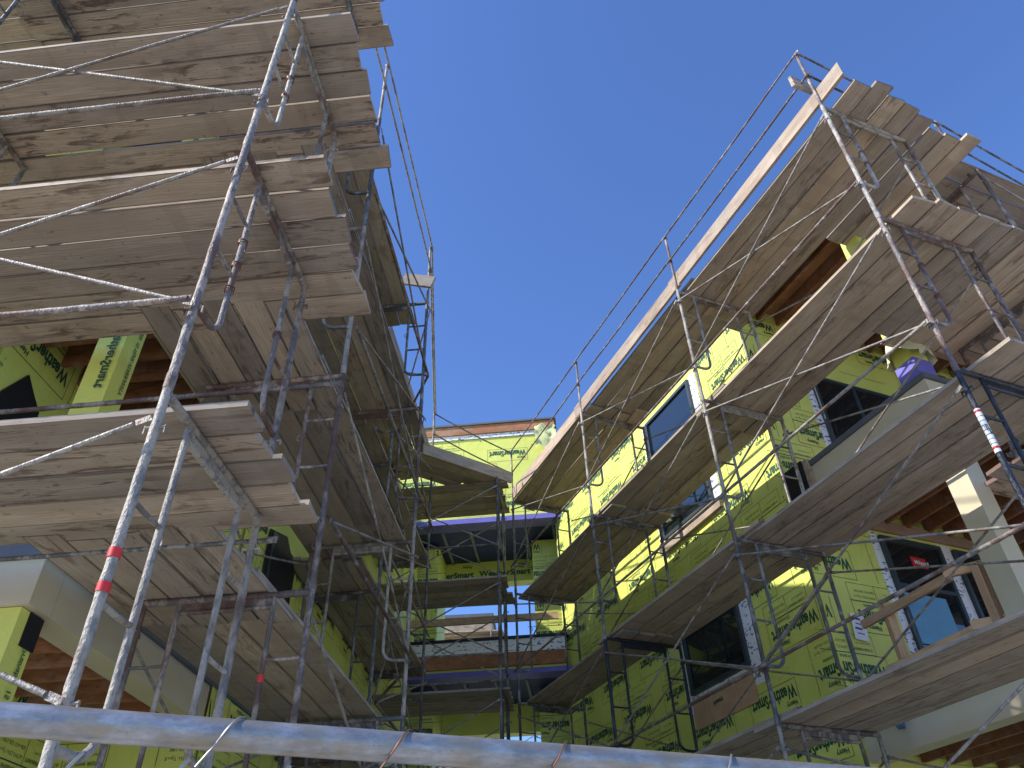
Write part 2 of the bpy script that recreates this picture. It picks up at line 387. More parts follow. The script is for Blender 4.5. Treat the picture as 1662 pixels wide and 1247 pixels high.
# ------------------------------------------------------------------ building on the right: long yellow wall and corner balcony
WV = 1.65; UC = 3.72; UB = 1.32; RV1 = 7.5
rb = empty('wrapped_building', RF.p(UC, WV, 0))
tag(rb, 'half built building with long wall in yellow wrap and timber corner balconies behind the scaffold', 'building')
class Sub:  # parts made in world space under an empty that is moved: keep their place
    pass
rb.location = (0, 0, 0)
b = MB(); b.fbox(RF, UC, 10.6, WV, RV1, 0, 10.75); b.build('wall', M['wrap'], rb)
holesA = [(4.95, 6.75, 4.62, 6.45), (4.95, 6.8, 7.2, 10.0), (5.2, 6.6, 1.6, 3.4)]
wrap_panel(RF.p(0, WV, 0), RF.u, -RF.v, UC - .01, 10.6, .1, 10.7, holesA, rb, True, 3)
wrap_panel(RF.p(UC, 0, 0), RF.v, -RF.u, WV - .01, RV1, .1, 10.7, [(2.75, 5.2, 4.5, 6.5), (2.6, 6.8, 7.0, 9.3)], rb, True, 5, 5.0)
window(rb, RF.p(0, WV, 0), RF.u, -RF.v, 5.17, 6.55, 4.98, 6.28, .19, None, 'dark window under the third deck, white taped edges')
window(rb, RF.p(0, WV, 0), RF.u, -RF.v, 5.17, 6.58, 7.46, 9.80, .17, 8.62, 'tall upper window reflecting the sky')
window(rb, RF.p(0, WV, 0), RF.u, -RF.v, 5.3, 6.5, 1.9, 3.2, .17)
sb = MB(); sb.fbox(RF, 5.0, 6.72, WV - .10, WV - .035, 7.25, 7.42); sb.build('sill_board', M['plank_light'], rb)
kp = MB(); kp.fbox(RF, 5.17, 6.6, WV - .045, WV - .038, 4.52, 4.93); kp.build('sill_paper', M['board_paper'], rb)
word('Henry', .09, RF.p(6.1, WV - .047, 4.78), -RF.u, -UP, -RF.v, rb, 'ink', name='paper_lettering')
# balcony door and window, facing the street
wF = window(rb, RF.p(UC, 0, 0), RF.v, -RF.u, 2.93, 4.0, 4.72, 6.34, .13, 5.62, 'street side window with a red sticker')
st = MB(); st.box(RF.p(UC - .057, 3.50, 6.03), RF.v * .13, UP * .075, RF.u * .004); stk = st.build('sticker', M['redlabel'], wF)
word('Milgard', .085, RF.p(UC - .062, 3.405, 6.0), RF.v, UP, -RF.u, wF, 'white', .001, 'sticker_lettering')
wD = window(rb, RF.p(UC, 0, 0), RF.v, -RF.u, 4.24, 5.9, 4.05, 6.34, .13, -5.0, 'balcony door with dark glass')
hb = MB(); hb.box(RF.p(UC - .045, 4.3, 6.50), RF.v * 1.6, UP * .08, RF.u * .02); hb.build('header_board', M['lumber'], rb)
bl = MB(); bl.box(RF.p(UC - .062, 3.36, 5.22), RF.v * .36, UP * .33, RF.u * .004); bl.build('blue_patch', plain('blue_patch', (.12, .30, .45), .35), wF)  # plain blue patch in front of the lower pane
for (a, c, z0, z1) in ((2.7, 4.3, 7.6, 9.05), (4.5, 5.9, 7.1, 9.05)):
    window(rb, RF.p(UC, 0, 0), RF.v, -RF.u, a, c, z0, z1, .12, -(a + c) / 2)
# slabs, beams, joists
for i, (zb, zt) in enumerate(((3.47, 3.88), (6.50, 6.88), (9.96, 10.3))):
    bm_ = MB()
    bm_.fbox(RF, UB, UC - .03, WV, WV + .22, zb, zt)                       # beam on the courtyard side
    bm_.fbox(RF, UB, UB + .22, WV + .223, RV1, zb, zt)                    # beam on the street side
    be = bm_.build('balcony_beam', M['cream'] if i < 2 else M['redwood'], rb)
    cp = MB(); cp.fbox(RF, UB - .03, UC - .04, WV - .03, WV + .25, zt + .002, zt + .07); cp.fbox(RF, UB - .03, UB + .25, WV + .253, RV1, zt + .002, zt + .07)
    cp.build('beam_cap', M['greycap'], be)
    dk = MB(); dk.fbox(RF, UB + .26, UC - .03, WV + .26, RV1, zt - .06, zt + .02); dk.build('floor_sheathing', M['plytan'], rb)
    v = WV + .35; j = MB()
    while v < RV1:
        j.fbox(RF, UB + .23, UC - .035, v, v + .045, zb + .05, zt - .065); v += .38
    j.build('ceiling_joist', M['redwood'], rb)
# bottom trim strip of beams
for zc, (c0, c1, c2, c3), mt in ((3.92, (UB + .03, UB + .28, WV + .02, WV + .27), 'cream'), (6.92, (UB + .03, UB + .28, WV + .02, WV + .27), 'wrap')):
    pc = MB(); zt = 6.495 if zc < 5 else 9.955
    pc.fbox(RF, c0, c1, c2, c3, zc + .04, zt); pc.build('corner_post', M[mt], rb)
for v0 in (4.6, 7.2):
    for zc, zt, mt in ((3.96, 6.495, 'cream'), (6.96, 9.955, 'wrap')):
        pc = MB(); pc.fbox(RF, UB + .03, UB + .28, v0, v0 + .25, zc, zt); pc.build('balcony_post', M[mt], rb)
pc = MB(); pc.fbox(RF, UB + .03, UB + .28, WV + .02, WV + .27, 0, 3.465); pc.fbox(RF, UB + .03, UB + .28, 4.6, 4.85, 0, 3.465); pc.build('ground_post', M['wrap'], rb)
em = MB(); em.fbox(RF, 3.30, UC - .032, WV - .09, WV - .003, 6.46, 6.99); em.build('beam_end_membrane', M['black'], rb)
ew = MB(); ew.fbox(RF, 3.22, 3.296, WV - .07, WV - .003, 6.52, 6.98); ew.build('beam_end_block', M['plank_light'], rb)
# loose wrap skirt hanging from the upper post, purple base tape
sk = MB(); c = RF.p(UB + .155, WV + .145, 0); n = 28; rows = 7; vs = []
for j_ in range(rows):
    t = j_ / (rows - 1)
    for k in range(n):
        a = 2 * math.pi * k / n; sq = .142 / max(abs(math.cos(a)), abs(math.sin(a))); flare = 1 + t * (.42 + .34 * noise.noise(Vector((math.cos(a) * 1.7, math.sin(a) * 1.7, t))) + (.75 if -2.6 < math.atan2(math.sin(a), math.cos(a)) < -1.2 else 0) * t)
        z = 7.62 - t * (.36 + .16 * noise.noise(Vector((math.cos(a) * 2, math.sin(a) * 2, 5)))) + .04 * math.sin(a * 3)
        rr = min(sq, .19) * flare
        p = c + RF.u * math.cos(a) * rr + RF.v * math.sin(a) * rr; p.z = z; vs.append(p)
fs = [(j_ * n + k, j_ * n + (k + 1) % n, (j_ + 1) * n + (k + 1) % n, (j_ + 1) * n + k) for j_ in range(rows - 1) for k in range(n)]
sk.add(vs, fs); sk.build('loose_wrap', plain('pale_wrap_back', (.62, .62, .40), .6, var=.05), rb, True)
pt = MB(); pt.fbox(RF, UB + .018, UB + .292, WV + .008, WV + .282, 6.955, 7.22); pt.build('post_base_tape', M['purple'], rb)
rf = MB(); rf.fbox(RF, UC - .05, 10.7, WV - .06, RV1, 10.756, 10.84, 0); rf.fbox(RF, UC - .07, 10.72, WV - .10, WV - .063, 10.74, 10.98, 1); rf.build('roof', [M['greycap'], M['redwood']], rb)
word('WeatherSmart', .17, RF.p(UB - .004, WV + .5, 7.0), RF.v, UP, -RF.u, rb)

# ------------------------------------------------------------------ building on the left
lb = empty('porch_building')
tag(lb, 'building behind the near scaffold with cream beams, timber ceilings and wrapped porch posts', 'building')
LV = -1.62; LG = -3.02; LU0 = 1.68; LU1 = 1.96; LW = 4.35
b = MB(); b.fbox(LF, LU1, 13.0, -9.0, LG, 0, 10.2); b.fbox(LF, LW, 13.0, LG + .002, LV, 0, 10.2); b.build('wall', M['wrap'], lb)
wrap_panel(LF.p(0, LG, 0), LF.u, LF.v, LU1, LW, .1, 10.1, [(2.05, 2.62, 5.0, 6.2)], lb, True, 11, sx=1.05)
wrap_panel(LF.p(0, LV, 0), LF.u, LF.v, LW, 12.9, .1, 10.1, [(4.9, 5.7, 4.4, 6.0)], lb, True, 12, 9)
wrap_panel(LF.p(LU1, 0, 0), LF.v, -LF.u, -9, LG, .1, 10.1, [(-5.2, -3.6, 4.2, 6.2)], lb, True, 13, 20)
wrap_panel(LF.p(LW, 0, 0), LF.v, -LF.u, LG, LV, .1, 10.1, [], lb, True, 14, 30)
m = MB(); op = [(2.06, 5.2), (2.12, 5.87), (2.31, 6.2), (2.46, 6.08), (2.60, 5.98), (2.62, 5.2)]
m.add([LF.p(u_, LG + e_, z_) for e_ in (.028, .05) for u_, z_ in op], [tuple(range(6))[::-1], tuple(range(6, 12))] + [(k, (k + 1) % 6, 6 + (k + 1) % 6, 6 + k) for k in range(6)]); m.build('dark_opening_sheet', M['black'], lb)  # flat black sheet standing in for the dark inside a wall opening
window(lb, LF.p(LU1, 0, 0), LF.v, -LF.u, -5.1, -3.7, 4.3, 6.1, .14)
window(lb, LF.p(LU1, 0, 0), LF.v, -LF.u, -5.1, -4.0, .9, 2.9, .14)
window(lb, LF.p(0, LV, 0), LF.u, LF.v, 4.95, 5.65, 4.6, 5.9, .0)
fk = MB()   # torn black membrane flap at the side opening
vs = [LF.p(4.9, LV + .05, 5.9), LF.p(5.3, LV + .09, 6.0), LF.p(5.75, LV + .07, 5.75), LF.p(5.55, LV + .14, 5.35), LF.p(5.7, LV + .1, 4.9), LF.p(5.2, LV + .12, 5.2), LF.p(4.95, LV + .06, 4.8)]
vs += [v_ + LF.v * .012 for v_ in vs]; fk.add(vs, [(0, 1, 2, 3, 5), (3, 4, 5), (0, 5, 6), (12, 10, 9, 8, 7), (12, 11, 10), (13, 12, 7), (0, 7, 8, 1), (1, 8, 9, 2), (2, 9, 10, 3), (3, 10, 11, 4), (4, 11, 12, 5), (5, 12, 13, 6), (6, 13, 7, 0)])
fk.build('torn_membrane', M['black'], lb)
for i, (zb, zt) in enumerate(((3.66, 3.98), (6.52, 6.92), (9.5, 9.9))):
    bm_ = MB(); bm_.fbox(LF, LU0, LU0 + .24, -9, LV, zb, zt); bm_.fbox(LF, LU0 + .243, 12.8, LV - .24, LV, zb, zt)
    be = bm_.build('porch_beam', M['cream'] if i < 2 else M['redwood'], lb)
    cp = MB(); cp.fbox(LF, LU0 - .04, LU0 + .28, -9, LV + .04, zt + .002, zt + .09); cp.fbox(LF, LU0 + .283, 12.8, LV - .28, LV + .04, zt + .002, zt + .09); cp.build('beam_cap', M['greycap'], be)
    dk = MB(); dk.fbox(LF, LU0 + .29, LW - .03, LG + .03, LV - .29, zt - .03, zt + .05); dk.build('floor_sheathing', M['plytan'], lb)
    u = LU0 + .34; j = MB()
    while u < LW - .05: j.fbox(LF, u, u + .045, LG + .03, LV - .245, zb + .06, zt - .035); u += .3
    j.build('ceiling_joist', M['redwood'], lb)
for v0 in (LV - .30,):
    for z0, z1 in ((0, 3.655), (4.07, 6.515), (7.01, 9.495)):
        pc = MB(); pc.fbox(LF, LU0 + .03, LU0 + .25, v0, v0 + .24, z0, z1); pp = pc.build('porch_post', M['wrap'], lb)
        for side in (0, 1):
            cx_ = v0 + .18 if side == 0 else v0 + .24
            if side == 0: word('WeatherSmart', .12, LF.p(LU0 + .024, v0 + .19, z1 - .35), -UP, LF.v * -1, -LF.u, pp)
            else: word('Drainable  15 YEAR WARRANTY', .06, LF.p(LU0 + .20, v0 + .245, z1 - .2), -UP, LF.u * -1, LF.v, pp, bold=.001)
    if v0 > -2:
        tp = MB(); tp.fbox(LF, LU0 + .12, LU0 + .262, v0 + .10, v0 + .252, 3.44, 3.653); tp.build('post_cap_tape', M['black'], lb)

# ------------------------------------------------------------------ bridge between the two buildings
bb = empty('bridge_building')
tag(bb, 'two storey bridge across the end of the court, yellow parapet, wood fascia and navy ceilings', 'building')
S0, S1 = -6.0, .05; BT = 1.9
def bbox(mb, s0, s1, t0, t1, z0, z1): mb.fbox(BF, t0, t1, s0, s1, z0, z1)
b = MB(); bbox(b, S0, S1, 0, .25, 9.96, 12.24); b.build('parapet_wall', M['wrap'], bb)
wrap_panel(BF.p(0, 0, 0), BF.v, -BF.u, S0, S1, 10.02, 12.14, [], bb, True, 21, 40, sx=1.5)
b = MB(); bbox(b, S0, S1 + .02, -.05, .0, 12.15, 12.26); b.build('parapet_flashing', M['flash'], bb)
b = MB(); bbox(b, S0, S1 + .06, -.09, .3, 12.262, 12.50); b.build('roof_fascia', M['fascia'], bb)
b = MB(); bbox(b, S0, S1 + .10, -.13, 2.2, 12.503, 12.55); b.build('roof', M['greycap'], bb)
b = MB(); bbox(b, S0, S1 + .9, -.07, .30, 9.88, 10.0); b.build('drip_flashing', M['purple'], bb)
b = MB(); bbox(b, S0, S1 + .8, .0, BT + .6, 9.90 + .005, 9.955); b.build('ceiling', M['navy'], bb)
b = MB(); s = S0 + .3
while s < S1 + .7: bbox(b, s, s + .05, .32, BT, 9.86, 9.90); s += .62
b.build('ceiling_batten', M['battens'], bb)
b = MB(); bbox(b, S0, S1 + .3, BT, BT + .3, 9.36, 9.90); b.build('rear_beam', M['wrap'], bb)
for k, s in enumerate((-3.3, -1.95, -.7)):
    word('WeatherSmart', .2, BF.p(BT - .012, s, 9.52), BF.v, UP, -BF.u, bb, bold=.006); word('Henry', .09, BF.p(BT - .012, s + .95, 9.75), BF.v, UP, -BF.u, bb, bold=.002)
# lower bridge deck edge
b = MB(); bbox(b, S0, S1 - .02, 0, BT + .3, 6.66, 7.2); b.build('bridge_deck', M['wrap'], bb)
b = MB(); bbox(b, S0, S1 - .05, -.045, -.003, 6.72, 6.98); b.build('deck_fascia', M['fascia'], bb)
b = MB(); bbox(b, S0, S1 - .03, -.06, -.003, 6.985, 7.24); b.build('deck_flashing', M['flash'], bb)
b = MB(); bbox(b, S0, S1, -.08, .3, 7.243, 7.30); b.build('deck_membrane', M['black'], bb)
b = MB(); bbox(b, S0, S1 + .6, -.07, .3, 6.56, 6.655); b.build('drip_flashing', M['purple'], bb)
b = MB(); bbox(b, S0, S1 + .5, .31, BT + .6, 6.59, 6.65); b.build('ceiling', M['navy'], bb)
b = MB(); s = S0 + .2
while s < S1 + .4: bbox(b, s, s + .05, .32, BT, 6.54, 6.588); s += .62
b.build('ceiling_batten', M['battens'], bb)
b = MB(); bbox(b, S0, -.1, -.02, .03, 7.62, 7.76); b.build('temporary_rail', M['lumber'], bb)
b = MB(); bbox(b, S0, S1 + .4, BT, BT + .3, 6.0, 6.58); b.build('rear_beam', M['wrap'], bb)
# side piers
b = MB(); bbox(b, -.62, .9, .9, BT - .01, 0, 6.5); bbox(b, -.62, .9, .9, BT - .01, 7.3, 9.85); bbox(b, -4.6, -2.75, .9, BT - .01, 0, 6.5); bbox(b, -4.6, -2.75, .9, BT - .01, 7.3, 9.85)
b.build('pier', M['wrap'], bb)
wrap_panel(BF.p(.9, 0, 0), BF.v, -BF.u, -.62, .9, 7.35, 9.8, [], bb, True, 22, 60, sx=1.4)
wrap_panel(BF.p(.9, 0, 0), BF.v, -BF.u, -4.6, -2.75, 7.35, 9.8, [], bb, True, 23, 70)
wrap_panel(BF.p(.9, 0, 0), BF.v, -BF.u, -.62, .9, .1, 6.4, [], bb, True, 24, 80)
wrap_panel(BF.p(.9, 0, 0), BF.v, -BF.u, -4.6, -2.75, .1, 6.4, [], bb, True, 25, 90)
# torn wrap corner on the parapet's right end
b = MB(); K = 9; vs = []
for i in range(K):
    for k in range(K):
        a, c = i / (K - 1), k / (K - 1); vs.append(BF.p(-.10 - .16 * abs(noise.noise(Vector((a * 3.2, c * 2.6, 1.3)))) - .05 * a, -.36 + .5 * c + .12 * noise.noise(Vector((a * 4, c, 8))) , 12.3 - .62 * a + .16 * noise.noise(Vector((c * 3.5, a, 4.4)))))
b.add(vs, [(i * K + k, i * K + k + 1, (i + 1) * K + k + 1, (i + 1) * K + k) for i in range(K - 1) for k in range(K - 1)])
b.build('torn_wrap', plain('pale_wrap_back2', (.52, .55, .26), .6, var=.12), bb, True)

# ------------------------------------------------------------------ scaffold frames
FW = 1.2; FH = 1.93
def frame_parts():
    P = {}
    def leg(x):
        m = MB(); m.lumpy((x, 0, -FH + .03), (x, 0, .03), .0218, 14); m.tube([(x, 0, -FH - .0), (x, 0, -FH + .09)], .0255, 14); return m
    P['leg'] = [leg(0), leg(FW)]
    m = MB(); m.lumpy((.0, 0, 0), (FW, 0, 0), .0235, 14); P['ledger'] = [m]
    m = MB(); m.lumpy((.26, 0, -.088), (.95, 0, -.088), .0165, 12)
    m.box((.605, 0, -.045), (.34, 0, 0), (0, .003, 0), (0, 0, .034))
    P['second_bar'] = [m]
    def ladder(x0, x1):
        s = 1 if x1 > x0 else -1; r = .125; pts = [(x1, 0, -.0), (x1, 0, -.3), (x1, 0, -.6), (x1, 0, -.9), (x1, 0, -1.24)]
        for k in range(1, 7):
            a = math.pi / 2 * k / 6; pts.append((x1 - s * r * (1 - math.cos(a)), 0, -1.24 - r * math.sin(a)))
        pts.append((x0, 0, -1.37)); m = MB(); m.tube(pts, .0175, 12, jit=.05); return m
    P['ladder_post'] = [ladder(0, .26), ladder(FW, FW - .26)]
    P['rung'] = []
    for x0, x1 in ((0, .26), (FW - .26, FW)):
        for z in (-.45, -.90):
            m = MB(); m.tube([(x0, 0, z), ((x0 + x1) / 2, 0, z - .004), (x1, 0, z)], .0125, 8); P['rung'].append(m)
    P['brace_pin'] = []
    for x in (0, FW):
        for z in (-.2, -1.40):
            m = MB(); m.tube([(x, -.05, z), (x, .05, z)], .008, 6)
            m.box((x, .048, z - .012), (.006, 0, 0), (0, .003, 0), (0, 0, .022)); m.box((x, -.048, z - .012), (.006, 0, 0), (0, .003, 0), (0, 0, .022)); P['brace_pin'].append(m)
    m = MB(); m.tube([(.26 + .015 + .03 * math.sin(a), .0, -.62 - .03 * math.cos(a)) for a in [q * .55 for q in range(9)]], .0055, 6); P['lock_hook'] = [m]
    return P
FP = frame_parts(); FPM = {}
for mn in ('tube', 'tube_rust', 'tube_grey', 'tube_black'):
    FPM[mn] = [(k, mb.mesh(k, M[mn], True)) for k, l in FP.items() for mb in l]
COLN = {'tube': 'mud splashed grey', 'tube_rust': 'rusty', 'tube_grey': 'dark grey', 'tube_black': 'black painted'}
def scaff_frame(fr, u, v, ztop, inner, mat, label, group):
    d = inner; e = empty('scaffold_trestle', fr.p(u, v, ztop), math.atan2(d.y, d.x))
    tag(e, label, 'scaffold trestle', group)
    for k, me in FPM[mat]: meshobj(k, me, e)
    return e
LEV = ['ground', 'lowest', 'second', 'third', 'top']
def stack(fr, u, v, tops, inner, where, mats, group):
    out = []
    for i, z in enumerate(tops):
        mt = mats[i]
        out.append(scaff_frame(fr, u, v, z, inner, mt, f"{COLN[mt]} ladder frame under the {LEV[i]} deck, {where}", group))
    return out
ZL = [1.94, 3.87, 5.82, 7.77, 9.72]; ZR = [1.64, 3.56, 5.48, 7.39, 9.31]; ZB = [1.70, 3.62, 5.5, 7.42, 9.35]
gL = 'frames of the near scaffold'; gR = 'frames of the scaffold on the yellow wall'; gB = 'frames of the scaffold before the bridge'
T, TR, TG, TK = 'tube', 'tube_rust', 'tube_grey', 'tube_black'
L1s = stack(LF, 0, 0, ZL, LF.u, 'at the near scaffold\'s street corner', [T, T, TR, T, TG], gL)
stack(LF, 0, -2.95, ZL, LF.u, 'one bay off the near scaffold\'s corner', [T, T, TG, T, TG], gL)
stack(LF, 0, -6.0, ZL, LF.u, 'two bays off the near scaffold\'s corner', [T, T, T, T, T], gL)
L2s = stack(LF, 2.26, 0, ZL, -LF.v, 'first along the near scaffold\'s court side', [TR, TR, TR, T, TG], gL)
stack(LF, 5.31, 0, ZL, -LF.v, 'second along the near scaffold\'s court side', [TG, TG, T, TR, TG], gL)
stack(GF, 1.27, 0, ZL, -GF.v, 'third along the near scaffold\'s court side', [TG, TR, TG, TG, TG], gL)
stack(GF, 4.32, 0, ZL, -GF.v, 'last along the near scaffold\'s court side', [TG, TG, TG, TG, TG], gL)
R1s = stack(RF, 0, 0, ZR, RF.v, 'street corner of the yellow-wall scaffold', [TK, TK, TK, TR, T], gR)
R2s = stack(RF, 3.05, 0, ZR, RF.v, 'second along the yellow wall', [TG, TG, TG, T, T], gR)
stack(RF, 6.10, 0, ZR, RF.v, 'third along the yellow wall', [TK, TK, TK, TG, T], gR)
stack(RF, 9.15, 0, ZR, RF.v, 'farthest along the yellow wall', [TG, TG, TG, TG, TG], gR)
stack(RF, 0, 2.35, ZR, RF.u, 'first along the balcony street side', [TG, TG, T, TR, TR], gR)
stack(RF, 0, 5.40, ZR, RF.u, 'second along the balcony street side', [TG, TG, TR, TG, TG], gR)
cB = LF.u
P1 = Vector((-.35, 12.42, 0)) - BF.o; b1u, b1v = P1.dot(BF.u), P1.dot(BF.v)
stack(BF, b1u, b1v, ZB, BF.u, 'right one of the two before the bridge', [TG, TG, TG, TG, TG], gB)
stack(BF, b1u, b1v - 2.3, ZB, BF.u, 'left one of the two before the bridge', [TG, TG, TG, TG, TG], gB)

# guard posts and rails
def guard_post(fr, u, v, z0, z1, label, mat='tube_rust', group='guard posts on the top decks'):
    m = MB(); m.tube([(0, 0, 0), (0, 0, (z1 - z0) * .5), (0, 0, z1 - z0)], .0185, 10); e = m.build('guard_post', M[mat], None, True, fr.p(u, v, z0)); tag(e, label, 'guard post', group)
    c = MB(); c.tube([(0, 0, z1 - z0 - .05), (0, 0, z1 - z0 + .006)], .024, 10); c.tube([(0, 0, z1 - z0 - .56), (0, 0, z1 - z0 - .50)], .024, 10); c.build('clamp', M['tube_grey'], e, True); return e
def rod(name, a, b, r, mat, label, cat, group, n=8, sag=0.0, seg_=6):
    a = Vector(a); b = Vector(b); L = (b - a).length; d = (b - a).normalized()
    m = MB(); pts = []; seg_ = 16 if r > .015 else seg_
    for i in range(seg_ + 1):
        t = i / seg_; pts.append(Vector((t * L, random.uniform(-.001, .001), -sag * 4 * t * (1 - t) + random.uniform(-.0015, .0015))))
    if r > .015: m.lumpy((0, 0, 0), (L, 0, 0), r, 12, .16, .03)
    else: m.tube(pts, r, n, jit=.06)
    for x in (0.012, L - .012): m.box((x, 0, 0), (.03, 0, 0), (0, .004, 0), (0, 0, r * 1.35))
    o = m.build(name, M[mat], None, True); o.matrix_world = Matrix.Translation(a) @ d.to_track_quat('X', 'Z').to_matrix().to_4x4()
    tag(o, label, cat, group); return o
def brace(a1, b1, a2, b2, label, group, mat='brace', r=.0115):
    """scissor cross brace: two flattened rods pinned where they cross"""
    mid = (Vector(a1) + Vector(b1)) / 2; e = empty('cross_brace', mid); tag(e, label, 'cross brace', group)
    sd_ = (Vector(b1) - Vector(a1)).cross(UP).normalized() * .014
    for k, (a, b_) in enumerate(((a1, b1), (a2, b2))):
        a = Vector(a) - mid + (sd_ if k else -sd_); b_ = Vector(b_) - mid + (sd_ if k else -sd_); L = (b_ - a).length; d = (b_ - a).normalized()
        m = MB(); m.lumpy((L * .02, 0, 0), (L * .98, 0, 0), r, 9, .16, .05)
        for x in (.02, L - .02): m.box((x, 0, 0), (.035, 0, 0), (0, .003, 0), (0, 0, r * 1.4))
        o = m.build('brace_rod', M[mat], e, True); o.matrix_local = Matrix.Translation(a) @ d.to_track_quat('X', 'Z').to_matrix().to_4x4()
    pn = MB(); pn.tube([sd_ * 1.8, -sd_ * 1.8], .007, 6); pn.build('pivot_pin', M['tube_grey'], e)
    return e
def bay(fr0, u0, v0, fr1, u1, v1, tops, off, where, grp, horiz=True, skip=(), hmat='tube', hskip=()):
    for i, z in enumerate(tops):
        if i in skip: continue
        o = Vector(off)
        A = fr0.p(u0, v0, 0) + o; B = fr1.p(u1, v1, 0) + o
        brace(A + UP * (z - .2), B + UP * (z - 1.40), A + UP * (z - 1.40), B + UP * (z - .2), f"X brace below the {LEV[i]} deck, {where}", 'cross braces of ' + grp)
        if horiz and i not in hskip:
            o2 = o * 1.35
            rod('horizontal_tube', fr0.p(u0, v0, z - 1.40) + o2, fr1.p(u1, v1, z - 1.40) + o2, .0165, hmat if i % 2 else 'tube_rust', f"level tube below the {LEV[i]} deck, {where}", 'scaffold tube', 'level tubes of ' + grp)
gn = 'the near scaffold'; gy = 'the yellow-wall scaffold'; gb = 'the bridge scaffold'
bay(LF, 0, 0, LF, 0, -2.95, ZL, -LF.u * .055, 'street face of the near scaffold, corner bay', gn, hskip=(0, 1))
bay(LF, 0, -2.95, LF, 0, -6.0, ZL, -LF.u * .055, 'street face of the near scaffold, far bay', gn, skip=(0, 1))
bay(LF, 2.26, 0, LF, 5.31, 0, ZL, LF.v * .055, 'court face of the near scaffold, first bay', gn)
bay(LF, 5.31, 0, GF, 1.27, 0, ZL, LF.v * .055, 'court face of the near scaffold, set back bay', gn)
bay(LF, 2.26, -1.2, LF, 5.31, -1.2, ZL, -LF.v * .055, 'wall side of the near scaffold, first bay', gn, True)
bay(GF, 1.27, 0, GF, 4.32, 0, ZL, GF.v * .055, 'court face of the near scaffold, last bay', gn)
bay(GF, 1.27, -1.2, GF, 4.32, -1.2, ZL, -GF.v * .055, 'wall side of the near scaffold, last bay', gn, True)
for k, w_ in enumerate(('corner bay', 'middle bay', 'far bay')):
    bay(RF, 3.05 * k, 0, RF, 3.05 * (k + 1), 0, ZR, -RF.v * .055, f'court face of the yellow-wall scaffold, {w_}', gy, hmat='tube')
    bay(RF, 3.05 * k, 1.2, RF, 3.05 * (k + 1), 1.2, ZR, RF.v * .055, f'wall side of the yellow-wall scaffold, {w_}', gy, True, skip=(0,), hmat='tube_grey')
bay(RF, 0, 2.35, RF, 0, 5.4, ZR, -RF.u * .055, 'street face by the balcony', gy)
bay(RF, 1.2, 2.35, RF, 1.2, 5.4, ZR, RF.u * .055, 'balcony side of the street face', gy, True, skip=(0,))
bay(BF, b1u, b1v, BF, b1u, b1v - 2.3, ZB, -BF.u * .055, 'front of the bridge scaffold', gb)
bay(BF, b1u + 1.2, b1v, BF, b1u + 1.2, b1v - 2.3, ZB, BF.u * .055, 'rear of the bridge scaffold', gb, True)

rod('horizontal_tube', LF.p(1.26, -6.2, 4.90), LF.p(1.26, .35, 4.90), .0175, 'tube_rust', 'rusty level tube low behind the lowest deck of the near scaffold street face', 'scaffold tube', 'level tubes of the near scaffold')
rod('horizontal_tube', LF.p(1.255, -6.2, 3.75), LF.p(1.255, .1, 3.75), .0145, 'tube_grey', 'grey level tube under the lowest deck passing the cream beam corner', 'scaffold tube', 'level tubes of the near scaffold')
# top guard rails: right
RT = 10.46; LT = 10.95
names = ('at the corner', 'second from the corner', 'third from the corner', 'farthest from the corner')
for k in range(4): guard_post(RF, 3.05 * k, 0, ZR[4] + .03, RT, f'guard post on the top deck of the yellow-wall scaffold, {names[k]}')
guard_post(RF, .1, 2.35, ZR[4] + .03, RT, 'dark guard post over the balcony street side, nearer one')
guard_post(RF, .2, 5.4, ZR[4] + .03, RT, 'guard post over the balcony street side, farther one')
gg = 'guard rails of the top decks'
for k in range(3):
    for z, nm in ((RT - .02, 'upper'), (RT - .52, 'middle')):
        rod('guard_rail', RF.p(3.05 * k - .05, -.03, z), RF.p(3.05 * (k + 1) + .05, -.03, z + random.uniform(-.02, .02)), .0135, 'tube_rust', f'{nm} guard rail of the yellow-wall scaffold, {("corner bay","middle bay","far bay")[k]}', 'guard rail', gg, sag=.012)
for z, nm in ((RT - .02, 'upper'), (RT - .52, 'middle')):
    rod('guard_rail', RF.p(-.03, 0, z), RF.p(.08, 2.35, z), .0135, 'tube_rust', f'{nm} guard rail round the yellow-wall scaffold\'s street corner', 'guard rail', gg)
    rod('guard_rail', RF.p(.06, 2.3, z), RF.p(.32, 5.6, z - .03), .0135, 'tube_grey', f'{nm} guard rail over the balcony street side', 'guard rail', gg, sag=.03)
# left
guard_post(LF, 2.26, 0, ZL[4] + .03, LT, 'first guard post on the near scaffold\'s court side', 'tube')
guard_post(LF, 5.31, 0, ZL[4] + .03, LT, 'second guard post on the near scaffold\'s court side', 'tube')
guard_post(GF, 4.32, 0, ZL[4] + .03, LT, 'last guard post on the near scaffold\'s court side', 'tube')
WF = Fr(0, 0, 0)
for z, nm in ((LT - .02, 'upper'), (LT - .52, 'middle')):
    rod('guard_rail', LF.p(.4, .0, z), LF.p(2.3, 0.03, z), .0135, 'tube', f'{nm} guard rail over the near scaffold\'s gap bay', 'guard rail', gg)
    rod('guard_rail', LF.p(2.22, .03, z), LF.p(5.36, .03, z + .03), .0135, 'tube', f'{nm} guard rail on the near scaffold\'s court side, first bay', 'guard rail', gg, sag=.015)
    rod('guard_rail', LF.p(5.28, .03, z + .03), GF.p(4.32, .03, z), .0135, 'tube', f'{nm} guard rail on the near scaffold\'s court side, long bay', 'guard rail', gg, sag=.02)
    rod('guard_rail', GF.p(4.32, .03, z), RF.p(9.15, -.03, z - .47), .0135, 'tube_rust', f'{nm} guard rail slanting across before the bridge', 'guard rail', gg, sag=.03)

